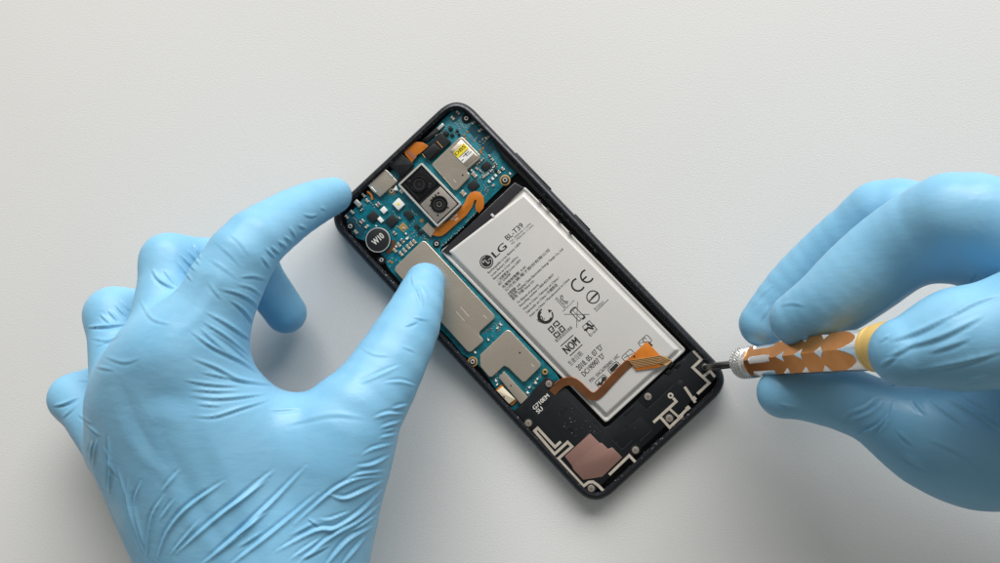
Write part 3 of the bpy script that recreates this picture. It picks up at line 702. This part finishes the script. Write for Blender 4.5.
for (x, y, r, par) in [(419, 184, 8.6, a), (439, 204, 8.9, b)]:
    c = W(x, y, 7.5)[:2]; R = r * MMPX; mb = MB()
    mb.disc(c, R, 6.9, 7.55, M['lensring'], 48, .2, hole=R * .72)
    mb.disc(c, R * .74, 6.8, 7.35, M['chip'], 40, .1, hole=R * .48); mb.disc(c, R * .5, 6.8, 7.28, M['lensring'], 36, .1, hole=R * .30)
    ln = part(mb, 'lens_barrel', par)
    mb = MB(); n = 30; aa = np.linspace(0, 2 * np.pi, n, endpoint=False); rs = []
    for q, zz in ((.46, 7.02), (.38, 7.12), (.25, 7.2), (.12, 7.24), (.02, 7.25)): rs.append(np.c_[c[0] + R * q * np.cos(aa), c[1] + R * q * np.sin(aa), np.full(n, zz)])
    mb.loft(rs, M['lens']); part(mb, 'lens', ln)
mb = MB()
for q in [(438.3, 193), (431, 200), (430, 205.5), (447, 203), (448, 207.5), (437.7, 215), (435.5, 195), (433, 197.5)]: mb.disc(W(*q, 7.3)[:2], .42, 7.15, 7.27, M['ink'], 12, .02)
part(mb, 'drive_pin', b)
# ---- orange camera flex
z = 5.7
out = [(433, 228.5), (448, 221), (460, 209), (464.5, 203), (467.5, 196), (470, 193), (474.5, 191), (480, 192), (483.5, 197), (484.2, 202), (483.5, 208), (479, 213), (475.6, 209.5), (475.4, 205), (476.5, 200), (474.8, 199.6), (472, 207), (466.5, 215), (455, 225), (446, 233), (442, 235.6), (438.5, 236.4), (432, 235)]
fl = poly_part('camera_flex', out, 5.5, z, M['orange'], .03)
mb = MB(); add_text(mb, 'M.7TK', (452, 220.2), (458.2, 214.6), 2.0, z + .02, M['inkwhite'], .05); add_text(mb, '25', (455.6, 221.2), (458.6, 218.5), 2.0, z + .02, M['inkwhite'], .05); part(mb, 'printed_text', fl, False)
poly_part('flex_stiffener', [(427.6, 222.2), (435.2, 230), (430.6, 237.3), (421.7, 228.6)], 4.7, 6.0, M['shield'], .08, .15, fl)

# ---- battery
zb = 6.7
bo = px([(524.5, 186), (686.5, 350), (606, 423.5), (440, 251)], 5.6)
bo = rounded(bo, 1.3, 5)
bi = inset(bo, .6)
P0 = px([(524.5, 192), (675.5, 345.5), (604.5, 411.5), (454, 256.5)], zb)
mb = MB()
b0_ = px([(524.5, 186), (686.5, 350), (606, 423.5), (440, 251)], 5.6)
bi_ = lambda d: rounded(inset(ccw(b0_), d), max(1.3 - d * .3, .5), 5)
rings = [ring(bo, 2.6), ring(bo, 5.15), ring(bi_(.15), 5.45), ring(bi_(.5), 5.6), ring(bi_(.95), 5.5), ring(bi_(1.25), 5.25), ring(bi_(1.7), 5.3), ring(bi_(2.15), 5.9), ring(bi_(2.55), 6.4), ring(bi_(2.95), 6.62), ring(bi_(3.4), zb)]
mb.loft(rings, M['battery'])
bat = part(mb, 'battery')
# folded dark film over the terminal edge
za = 6.15
mb = MB(); mb.prism(px([(441.7, 251), (514.7, 182), (524, 187.5), (453, 256)], za), 4.4, za, M['film'], .3); part(mb, 'terminal_film', bat)
mb = MB(); mb.prism(px([(490.3, 214.8), (492.2, 213.2), (495.3, 216.2), (493.3, 218)], zb), 5.0, zb - .02, M['battery'], .1); part(mb, 'seam', bat)
zt = zb + .03
mb = MB(); I = M['ink']; G = M['inkgrey']
def T(s, a, b, h, m=None, bold=0.0): add_text(mb, s, a, b, h, zt, m or I, bold)
stl = [0]
def ST(pts, w, m=None, sm=False):
    stl[0] = (stl[0] + 1) % 9; zt = zb + .03 + .003 * stl[0]
    p = px(pts, zt); p = smooth_path(p, 8) if sm else p
    add_stroke(mb, p, w * MMPX, zt - .02, zt, m or I)
def arc(c, r, a0, a1, w, n=20, m=None):
    """angles measured in the turned frame of the label: 0 = along the writing, 90 = towards the top of the writing"""
    t = np.radians(np.linspace(a0, a1, n)); ST([np.array(c) + r * (np.cos(q) * EV - np.sin(q) * EU) for q in t], w, m)
def disc_px(c, r, m, z=0): mb.disc(W(*c, zt + z)[:2], r * MMPX, zt - .02 + z, zt + z, m, 40, .002)
T('BL-T39', (507.8, 240.6), (524, 226.2), 5.4, bold=.035)
T('Typ. 3000mAh 11.6Wh', (510.3, 242.6), (531.2, 224), 1.9, G); T('Min. 2900mAh 11.2Wh', (512.2, 244.8), (534, 225.6), 1.9, G)
T('LG', (495.6, 258), (507.4, 247.4), 7.2, bold=.13)
disc_px((486.5, 261.8), 7.0, I); 
arc_m = M['battery']
lvl = [zt + .02]
def top_st(pts, w):
    lvl[0] += .012; add_stroke(mb, px(pts, lvl[0]), w * MMPX, zt, lvl[0], arc_m)
cx_, cy_ = 486.5, 261.8
def lab(u, v): return (np.array([cx_, cy_]) + EV * u - EU * v)
top_st([lab(0, 3.2), lab(0, -2.2), lab(2.4, -2.2)], .8)
t = np.radians(np.linspace(60, 360, 30)); top_st([lab(5.5 * math.cos(q), 5.5 * math.sin(q)) for q in t], .6); top_st([lab(5.5, 0), lab(2.2, 0)], .6)
mb.disc(W(*lab(-2.3, 2.2), zt + .03)[:2], .36, zt, zt + .03, arc_m, 12, .002)
rows = [('Rechargeable Li-ion Battery 3.85V', (488.8, 273.8), (521.2, 243.4)), ('Li-ion Battery 3.85V', (492, 276.6), (510.8, 258.6)), ('Batterie au Li-ion 3.85Vcc', (494.2, 279.8), (518.6, 257.2)), ('二次鋰電池 Li-ion 3.85V', (498, 282.8), (521.3, 260.4)), ('IEC 5/60/80', (499.6, 285.5), (511, 274.4)),
        ('充電限制電壓: 4.4V', (503.3, 288.6), (526.6, 267.2)), ('公司名稱:電子股份有限公司', (506, 291.6), (550, 250.5)), ('充電電壓 : 4.4V', (509, 295.4), (521.2, 284.6)), ('製造商: Nanjing Cham Electronics Energy Tianjin Co., Ltd', (511.2, 298), (563.4, 249.6)), ('產地: 中國 Seoul ????', (513, 300.4), (534.6, 281.8)),
        ('To dispose of properly', (518, 303.8), (539, 285)), ('Recycling number 1-800-822-8837', (520.5, 307), (554.2, 275)), ('Made in China / Fabrique en Chine /', (524.2, 310.2), (559.6, 278)), ('Fabricado en China / 中國製造', (527.3, 313.6), (558, 285.2)), ('Feito na China / Manufactured in China', (530.8, 317), (569.8, 279.6))]
for k, (s, a, b) in enumerate(rows): T(s, a, b, 2.5 if any(ord(q) > 255 for q in s) else 2.3, G if k not in (5, 6) else I, .028)
# CE
arc((578, 284.7), 6.2, 62, 298, 1.7); arc((587, 276), 6.2, 62, 298, 1.7); ST([np.array([587, 276]) - EV * 6.0, np.array([587, 276]) - EV * .6], 1.6)
# KC outline mark
K = np.array([565.5, 306.5])
def kc(u, v): return K + EV * u - EU * v
for p in ([(0, 0), (0, 12.5), (2.2, 12.5), (2.2, 0), (0, 0)], [(2.4, 6.2), (7, 11.5), (9, 9.6), (5.2, 5.6), (8.4, 2.4), (6.6, .6), (2.4, 4.8)], [(9.5, 11), (5.5, 9), (5, 5.6), (6.5, 2.4), (9.8, 2)]): ST([kc(u * .8 - 2, v) for u, v in p], .5, G)
T('MSIP-REM-LG-T39', (563.4, 312), (574.6, 301), 1.5, G)
arc((593, 297), 6.2, 0, 360, 1.1, 36); ST([(589.5, 301), (592.2, 298.2)], 1.4, G); ST([(591.6, 298.6), (598, 292.4)], 1.9)
T('R33063', (595.4, 310.4), (604, 302.6), 2.6, G); ST([(596, 311.6), (608.4, 299.4)], .6)
# crossed out bin
ST([(564, 314.3), (589.4, 314.4)], .55, G); ST([(577.6, 301.6), (576.6, 327.6)], .55, G)
ST([(570.6, 312.2), (575.6, 307.4), (584.2, 316.6), (579, 321.4), (570.6, 312.2)], .7); ST([(570, 313), (570.6, 310.5), (573.6, 307.6), (576.4, 307)], .9); ST([(583.6, 315), (585, 317.4), (582.6, 319.5)], 1.2); ST([(573, 310.5), (581, 319)], .4, G)
# crescent mark with small ring
arc((545.4, 315.8), 6.6, 95, 300, 2.9); arc((545.4, 315.8), 7.4, 300, 345, 1.4); arc((545.4, 315.8), 7.4, 75, 100, 1.4); arc((540.4, 318.6), 2.2, 0, 360, .9, 20); mb.add(ring(px([(548, 309.2), (552.3, 310.6), (548.8, 313)], zt), zt), [[0, 1, 2]], I)
arc((540.6, 318.4), 3.6, 150, 330, .6)
# four linked squares
K = np.array([556.6, 329.2])
for a in range(4):
    c_, s_ = math.cos(a * math.pi / 2), math.sin(a * math.pi / 2)
    ST([K + EV * (u * c_ - v * s_) - EU * (u * s_ + v * c_) for u, v in [(.9, 1.6), (.9, 6), (5.9, 6), (5.9, 1.8), (2.8, 1.8), (2.8, 3.6)]], 1.15)
T('電池資源回收標章', (556.6, 342.5), (572.8, 328), 2.6, G)
# recycling arrows with lettering
ST([(582.4, 326.8), (589.2, 320.6), (597.2, 329.6)], .6, G); ST([(582.4, 326.8), (590.4, 335.6)], .6, G); ST([(587, 323.4), (592, 326.6), (594.2, 325)], 1.7); ST([(584.3, 330.6), (588.6, 327.6), (593.6, 329)], 1.8); ST([(586, 331), (588.2, 327)], 1.6); ST([(586.4, 323), (588.6, 325.6)], 1.9)
T('Li-ion', (590.6, 336.8), (597.8, 330), 3.2, I)
# NOM
ST([(560.8, 346.2), (573.2, 335)], .9); ST([(570, 356), (582.4, 344.4)], .9); T('NOM', (567.4, 354.4), (580.4, 342.8), 8.3, bold=.12)
T('生産日期:', (570.6, 366), (583.6, 353.8), 4.2, G); T("2018. 05. 07 'D'", (579.4, 371), (603.6, 348.2), 5.6, bold=.04); T("DC190907 'D'", (584.6, 376.8), (605.4, 356.8), 5.4, bold=.04); T('P/N : EAC63958401 1AC', (591.2, 382.8), (619.8, 356.4), 3.6, bold=.02)
# pictogram boxes
def picto(cx, cy, a=12.5, b=8.2):
    c0 = np.array([cx, cy]); r = 1.8; p = []
    for (i, j, s0) in ((1, 1, 0), (-1, 1, 90), (-1, -1, 180), (1, -1, 270)):
        for q in np.radians(np.linspace(s0, s0 + 90, 6)): p.append(c0 + EV * (i * (a / 2 - r) + r * math.cos(q)) - EU * (j * (b / 2 - r) + r * math.sin(q)))
    ST(p + [p[0]], .6)
for q in [(602, 381.4), (614.6, 368.3), (628.6, 356), (645, 341.8)]: picto(*q)
ST([(597.5, 384.5), (601, 384), (603.8, 379), (606, 378.6)], 2.2); ST([(598.5, 381.5), (601, 385.5)], 1.0); arc((604, 379), 2, 0, 360, .9, 16); ST([(610.5, 371), (617.6, 364.2)], 3.6); ST([(611, 373), (620, 366)], .6)
ST([(624, 358), (632.6, 353.6)], .5, G); ST([(626, 354), (630, 358.6)], .5, G); ST([(639, 343), (650, 341.6)], .5, G); arc((645, 340.3), 2, 0, 300, .7, 14); ST([(648.5, 342.5), (652.5, 346)], 1.6)
part(mb, 'printed_label', bat, False)

# ---- lower black module
zm = 6.3
mod_pts = [(533.5, 389.8), (546, 377), (551, 379.5), (566, 388), (604.5, 428), (609.5, 426), (690, 352.5), (693, 349.5), (699.5, 353.5), (708, 363), (717.5, 374), (716, 379), (699, 393), (682, 411), (640, 450), (612, 475), (598, 489), (592, 492.5), (586, 489), (551, 451.5), (523, 421), (513.5, 411), (522, 404.5), (528, 398)]
mb = MB(); mb.prism(rounded(px(mod_pts, zm), .35, 2), 2.5, zm, M['module'], .2)
low = part(mb, 'speaker_module')
mb = MB()
z = zm + .14
for pts in ([(546.5, 379), (556.5, 389.5), (553, 393)], [(636.5, 400.5), (646.5, 410.5), (674.5, 384.3)], [(529.8, 408), (537.5, 416.2), (551.5, 403.5)], [(571.5, 455.5), (590.2, 430.5), (595.3, 434.6), (599, 432)], [(612, 440), (622, 450), (632, 441)], [(640, 441), (652, 430)], [(563, 394), (601, 433)]):
    add_stroke(mb, px(pts, z), .14, zm - .05, zm + .10, M['edge'])
for k, q in enumerate(([(636.5, 400.5), (646.5, 410.5), (674.5, 384.3), (664, 374)], [(529.8, 408), (537.5, 416.2), (551.5, 403.5), (543.5, 395.5)], [(612, 440), (622, 450), (653, 429), (640, 417)], [(545, 378.5), (551, 380), (561, 391), (553, 394.5), (545, 386)])):
    mb.prism(rounded(px(q, zm + .12), .2, 2), zm - .05, zm + .07 + .01 * k, M['module'], .06)
for x, y, r in [(565.5, 408.5, 1.6), (548.5, 396.7, 1), (661, 403.5, 2.0), (595.5, 423, 1.2), (656.5, 391.2, 1.1), (634, 419, 1.1), (626.7, 426, 1.1), (675, 389.3, 1.2), (614, 437.8, 1), (569, 424, 1.2)]:
    mb.disc(W(x, y, zm + .1)[:2], r * MMPX, zm - .05, zm + .08, M['black'], 18, .03, hole=r * MMPX * .45)
for x, y, a_, b_ in [(629, 411, 13, 2), (563, 411, 6, 1), (570, 428, 2, 6), (566, 430, 1.2, 5)]:
    mb.prism(px(box_px(x, y, a_, b_), zm + .12), zm - .05, zm + .12, M['black'], .05)
part(mb, 'moulded_detail', low)
mb = MB()
for k in range(30):
    x, y = rng.uniform(562, 596), rng.uniform(404, 440)
    if abs((x - 579) * .73 + (y - 422) * -.683) < 18 and (x - 529) * .683 + (y - 300) * .73 < 150 and (y - 432) - (x - 602) * 1.03 > 2:
        mb.disc(W(x, y, zm + .03)[:2], rng.uniform(.05, .11), zm - .02, zm + .03, M['inkwhite'], 8, .005)
dust = part(mb, 'dust_specks', low, False); dust['kind'] = 'stuff'
mb = MB(); c = W(680.2, 383, zm + .02)[:2]; mb.disc(c, 1.1, zm - .05, zm + .03, M['ink'], 24, .02); part(mb, 'microphone_hole', low)
mb = MB(); add_text(mb, 'G710EM', (534.8, 410.2), (549.6, 396.6), 4.2, zm + .15, M['inkwhite'], .09); add_text(mb, 'SU', (538.4, 414), (543.4, 409.4), 4.2, zm + .15, M['inkwhite'], .09); part(mb, 'printed_text', low, False)
poly_part('speaker_plate', [(590, 433.5), (599.5, 443), (602, 443.2), (608, 449), (612.4, 447.5), (622.2, 457.6), (602.2, 477), (583.3, 480), (573.2, 469.5), (572, 466), (564.8, 456.6)], 6.2, zm + .14, M['plate'], .05, .15, low)
def trace(paths, rings_=(), w=2.7):
    mb = MB(); z = zm + .12
    for p in paths:
        z += .013
        ww = w
        if len(p[0]) == 1: ww = p[0][0]; p = p[1:]
        add_stroke(mb, px(p, z), ww * MMPX, zm - .05, z, M['trace'])
    for c, ro, ri in rings_: mb.disc(W(*c, z)[:2], ro * MMPX, zm - .05, z + .012, M['trace'], 26, .03, hole=ri * MMPX)
    part(mb, 'antenna_trace', low, False)
trace([[(560.8, 441.8), (555, 447.2), (537.6, 428.2), (534.6, 431), (554.6, 454.2), (567.6, 442.2), (572, 446.6), (558.2, 458.8), (583.6, 486.2), (588.6, 482.4), (593, 482), (598, 485.4), (603.4, 491)]])
trace([[(609.2, 475), (629.2, 455.6), (635.4, 462.2)]])
trace([[(653.4, 422.6), (676.2, 401.6), (673, 398)], [(660.8, 417.6), (669.6, 427.6), (680.5, 417.3), (683, 413.2), (689.6, 406.8)], [(2.3,), (669.6, 409), (679.6, 418)], [(4.0,), (679.5, 417.6), (682.2, 415)], [(3.8,), (686.3, 409.6), (689.6, 406.8)]], [((670.6, 395.8), 2.9, 1.2)])
trace([[(684.6, 387), (695.4, 402.6)], [(4.6,), (692.6, 397.4), (695.2, 400.4)]])
trace([[(697.4, 394), (709.2, 383), (692.8, 367.6), (701.4, 359.4), (693.4, 350.8)], [(703, 377), (710, 371), (715, 377)]])
def screw(x, y, r=3.5, zt_=None):
    zt_ = zt_ or zm + .45; c = W(x, y, zt_)[:2]; mb = MB()
    mb.disc(c, (r + 1.3) * MMPX, zm - .1, zm + .06, M['ink'], 24, .02)
    mb.disc(c, r * MMPX, zm - .1, zt_, M['cambeige'], 26, .2)
    s = part(mb, 'screw', low)
    mb = MB(); an = random.uniform(0, 3.1)
    for k in (0, math.pi / 2):
        d = np.array([math.cos(an + k), math.sin(an + k)]) * r * MMPX * .55
        add_stroke(mb, [c - d, c + d], .28, zt_ - .05, zt_ + .02 + k * .004, M['ceramic_dark'])
    part(mb, 'cross_recess', s, False)
for q in [(548.8, 384), (528.4, 423.4), (635.5, 450.4), (591.2, 488.8), (648, 396.8, 3.7), (669.4, 418.6, 3.7), (705.6, 367, 3.2)]: screw(*q)
# ---- brown flex with the orange connector tail
zf = zb + .35
mb = MB(); pts = smooth_path([(552, 393), (557, 387.5), (563, 383), (570, 381.4), (576.5, 384), (584, 391), (590, 396), (595.5, 396.4), (601, 392.5), (612, 380.5), (624, 368), (632, 361)], 6)
zl = np.interp(np.arange(len(pts)), [0, 4, 16, len(pts) - 1], [zm + .1, zm + .25, zf, zf])
L, R = stroke_poly(np.array([W(x, y, z_)[:2] for (x, y), z_ in zip(pts, zl)]), 7.9 * MMPX)
n = len(L); v = [(*p, z_) for p, z_ in zip(L, zl)] + [(*p, z_) for p, z_ in zip(R, zl)] + [(*p, z_ - .13) for p, z_ in zip(L, zl)] + [(*p, z_ - .13) for p, z_ in zip(R, zl)]
f = []; fe = []
for i in range(n - 1):
    f += [[i, i + 1, n + i + 1, n + i], [2 * n + i, 3 * n + i, 3 * n + i + 1, 2 * n + i + 1]]; fe += [[i, 2 * n + i, 2 * n + i + 1, i + 1], [n + i, n + i + 1, 3 * n + i + 1, 3 * n + i]]
mb.add(v, f, M['brown']); mb.add(v, fe, M['orange'])
e1, e2 = stroke_poly(np.array([W(x, y, z_)[:2] for (x, y), z_ in zip(pts, zl)]), 8.6 * MMPX)
ed = e1 if W(*pts[20], 0)[1] < e1[20][1] else e2
add_stroke(mb, np.array(ed)[6:-2], .14, zf - .2, zf - .02, M['orange'])
bf = part(mb, 'ribbon_cable', None, False)
poly_part('orange_tail', [(626.8, 360.4), (646.8, 341.6), (660.5, 355.8), (672, 360.5), (662, 366), (658.6, 367.8), (636.2, 370.8), (633.5, 366.5)], zf - .05, zf + .16, M['orange'], .03, 0, bf)
mb = MB(); z = zf + .36
q = [(628, 360.4), (645, 358), (660, 355.3), (666.5, 356.8), (671.5, 361.5), (666.5, 366), (662.5, 363.6), (657, 364.2), (646, 366), (635.4, 367.8)]
mb.prism(px(q, z), z - .14, z, M['stripe'], 0)
for k in range(5):
    t = .12 + k * .19
    a = np.array([628, 360.4]) * (1 - t) + np.array([635.4, 367.8]) * t; b_ = np.array([645, 358]) * (1 - t) + np.array([646, 366]) * t; c_ = np.array([660, 355.3]) * (1 - t) + np.array([657, 364.2]) * t; d_ = np.array([671, 360.5]) * (1 - t) + np.array([662.5, 364.6]) * t
    add_stroke(mb, px([a, b_, c_, d_], z + .03), .32, z - .02, z + .03, M['brown'])
part(mb, 'track_ribbon', bf, False)
mb = MB(); mb.disc(W(634.2, 356.6, zf + .2)[:2], .42, zf, zf + .19, M['ink'], 14, .01); part(mb, 'locating_hole', bf)
mb = MB(); mb.prism(rounded(px([(666, 364.5), (670.5, 360), (674, 363.5), (669.5, 368.5)], zf + .3), .3), zf - 2.0, zf + .3, M['black'], .2); mb.prism(px(box_px(677.5, 365, 6, 3), zm + .4), zm - .2, zm + .4, M['black'], .1); mb.prism(px(box_px(668.5, 372, 5, 3.4), zm + .3), zm - .2, zm + .3, M['black'], .1); part(mb, 'cable_clamp', bf)
# ------------------------------------------------------------------ screwdriver
A_ = W(705.2, 367.2, 6.9); B_ = W(869, 349.5, 83)
ax_ = (B_ - A_) / np.linalg.norm(B_ - A_)
LEN = np.linalg.norm(B_ - A_)
side = np.cross(ax_, [0, 0, 1]); side /= np.linalg.norm(side); upv = np.cross(side, ax_)
drv = bpy.data.objects.new('screwdriver', None); COL.objects.link(drv); drv.location = A_ * S
tag(drv, 'precision screwdriver with orange faceted handle, silver collar and yellow cap on a phone screw', 'screwdriver')
def t_at(x):
    """distance along the tool that appears at this column of the photograph"""
    lo, hi = -5.0, LEN + 60
    for _ in range(40):
        m_ = (lo + hi) / 2
        if project(A_ + ax_ * m_)[0] < x: lo = m_
        else: hi = m_
    return lo
def rev(mb, prof, m, n=48, fn=None):
    a = np.linspace(0, 2 * np.pi, n, endpoint=False); rs = []
    for t, r in prof:
        rr = np.full(n, r) if fn is None else fn(a, t, r)
        rs.append(A_ + ax_ * t + (np.cos(a) * rr)[:, None] * side + (np.sin(a) * rr)[:, None] * upv)
    mb.loft(rs, m)
def dpart(mb, name, sm=True): return mb.build(name, drv, A_, sm)
tc0, tc1, th0, th1 = t_at(742), t_at(751), t_at(754.5), t_at(873)
print('driver t', tc0, tc1, th0, th1, LEN)
mb = MB(); rev(mb, [(-.7, .5), (-.2, .95), (1.5, 1.0), (2.6, 1.42), (tc0 - 1, 1.45), (tc0 + 2, 1.45)], M['bit'], 24); dpart(mb, 'bit')
RC = 5.3
mb = MB(); nn = 140
def knurl(a, t, r):
    k = 34; return r + .30 * np.abs(np.sin(a * k / 2 + t * 2.2)) * np.abs(np.sin(a * k / 2 - t * 2.2)) * 2 - .2
kp = [(tc0 - .6, 1.6), (tc0 - .4, 3.2), (tc0 - .1, 4.6)]
rev(mb, kp, M['alu'], nn)
rev(mb, [(t, RC - .5 + .5 * min(1, (t - tc0 + .1) / .8)) for t in np.linspace(tc0 - .1, tc1, 22)], M['knurl'], 276, knurl)
rev(mb, [(tc1, RC - .6), (tc1 + .05, RC + .1), (tc1 + .7, RC + .15), (tc1 + .8, RC - .5), (tc1 + 1.2, RC - .5), (tc1 + 1.3, RC - .1), (th0 + .4, RC + .05), (th0 + .5, RC - .5)], M['alu'], 64)
dpart(mb, 'knurled_collar')
# hexagonal handle, turned down by grooves that cut the corners bright
grooves = [(t_at(762), t_at(783.5), .52, 'flat'), (t_at(797), None, .74, 'saw'), (t_at(816), None, .74, 'saw'), (t_at(836), None, .76, 'v')]
na, nt = 180, 240
aa = np.linspace(0, 2 * np.pi, na, endpoint=False); ts = np.linspace(th0, th1, nt)
rot0 = math.radians(18)
def flat_r(t): return 4.75 + .95 * (t - th0) / (th1 - th0)
V = []; Om = []
for t in ts:
    fr = flat_r(t); ph = (aa - rot0 + np.pi / 6) % (np.pi / 3) - np.pi / 6
    hexr = fr / np.cos(ph)
    R = fr * 1.157
    R = min(R, fr * .965 + .55 * max(0, t - th0) , fr * .965 + .16 * max(0, th1 - t))
    for g in grooves:
        if g[3] == 'flat':
            if g[0] < t < g[1]: R = min(R, fr * 1.155 - g[2])
        elif g[3] == 'saw':
            d = t - g[0]
            dl = 17 * (d + 2.7) / 2.9 if -2.7 < d < .2 else (17 * (1 - (d - .2) / .25) if .2 <= d < .45 else 0)
            if dl > 0: R = min(R, fr / math.cos(math.radians(30 - dl)))
        else:
            d = abs(t - g[0])
            if d < 1.9: R = min(R, fr / math.cos(math.radians(30 - 17 * (1 - d / 1.9))))
    r = np.minimum(hexr, R); Om.append(hexr <= R + .004)
    V.append(A_ + ax_ * t + (np.cos(aa) * r)[:, None] * side + (np.sin(aa) * r)[:, None] * upv)
V = np.array(V); Om = np.array(Om).astype(int); mb = MB(); v = V.reshape(-1, 3); fo_, fs_ = [], []
for k in range(nt - 1):
    for i in range(na):
        j = (i + 1) % na
        q = [k * na + i, k * na + j, (k + 1) * na + j, (k + 1) * na + i]
        (fo_ if Om[k, i] + Om[k, j] + Om[k + 1, i] + Om[k + 1, j] >= 3 else fs_).append(q)
fs_.append(list(range(na))[::-1]); fs_.append(list(range((nt - 1) * na, nt * na)))
mb.add(v, fo_, M['ano']); n0 = len(fo_)
k_ = mb.mi(M['alu']); mb.f.extend(fs_); mb.m.extend([k_] * len(fs_))
dpart(mb, 'handle', True)
r1 = flat_r(th1)
mb = MB(); rev(mb, [(th1 - .3, r1 - 1), (th1 - .1, r1 + .35), (th1 + .3, r1 + .75), (th1 + 1.5, r1 + .85), (th1 + 1.6, r1 + .7), (th1 + 1.8, r1 + .7), (th1 + 1.9, r1 + .9), (th1 + 3.1, r1 + .95), (th1 + 3.2, r1 + .8), (th1 + 3.4, r1 + .8), (th1 + 3.5, r1 + 1.2), (th1 + 5.4, r1 + 1.4), (th1 + 8.4, r1 + 1.3), (th1 + 9.2, r1 - .1)], M['yellowcap'], 64); dpart(mb, 'spinning_cap')
mb = MB(); rev(mb, [(th1 + 8.8, r1 - .6), (th1 + 10.2, r1 - .8), (th1 + 11, r1 - 2)], M['alu'], 48); dpart(mb, 'cap_end')
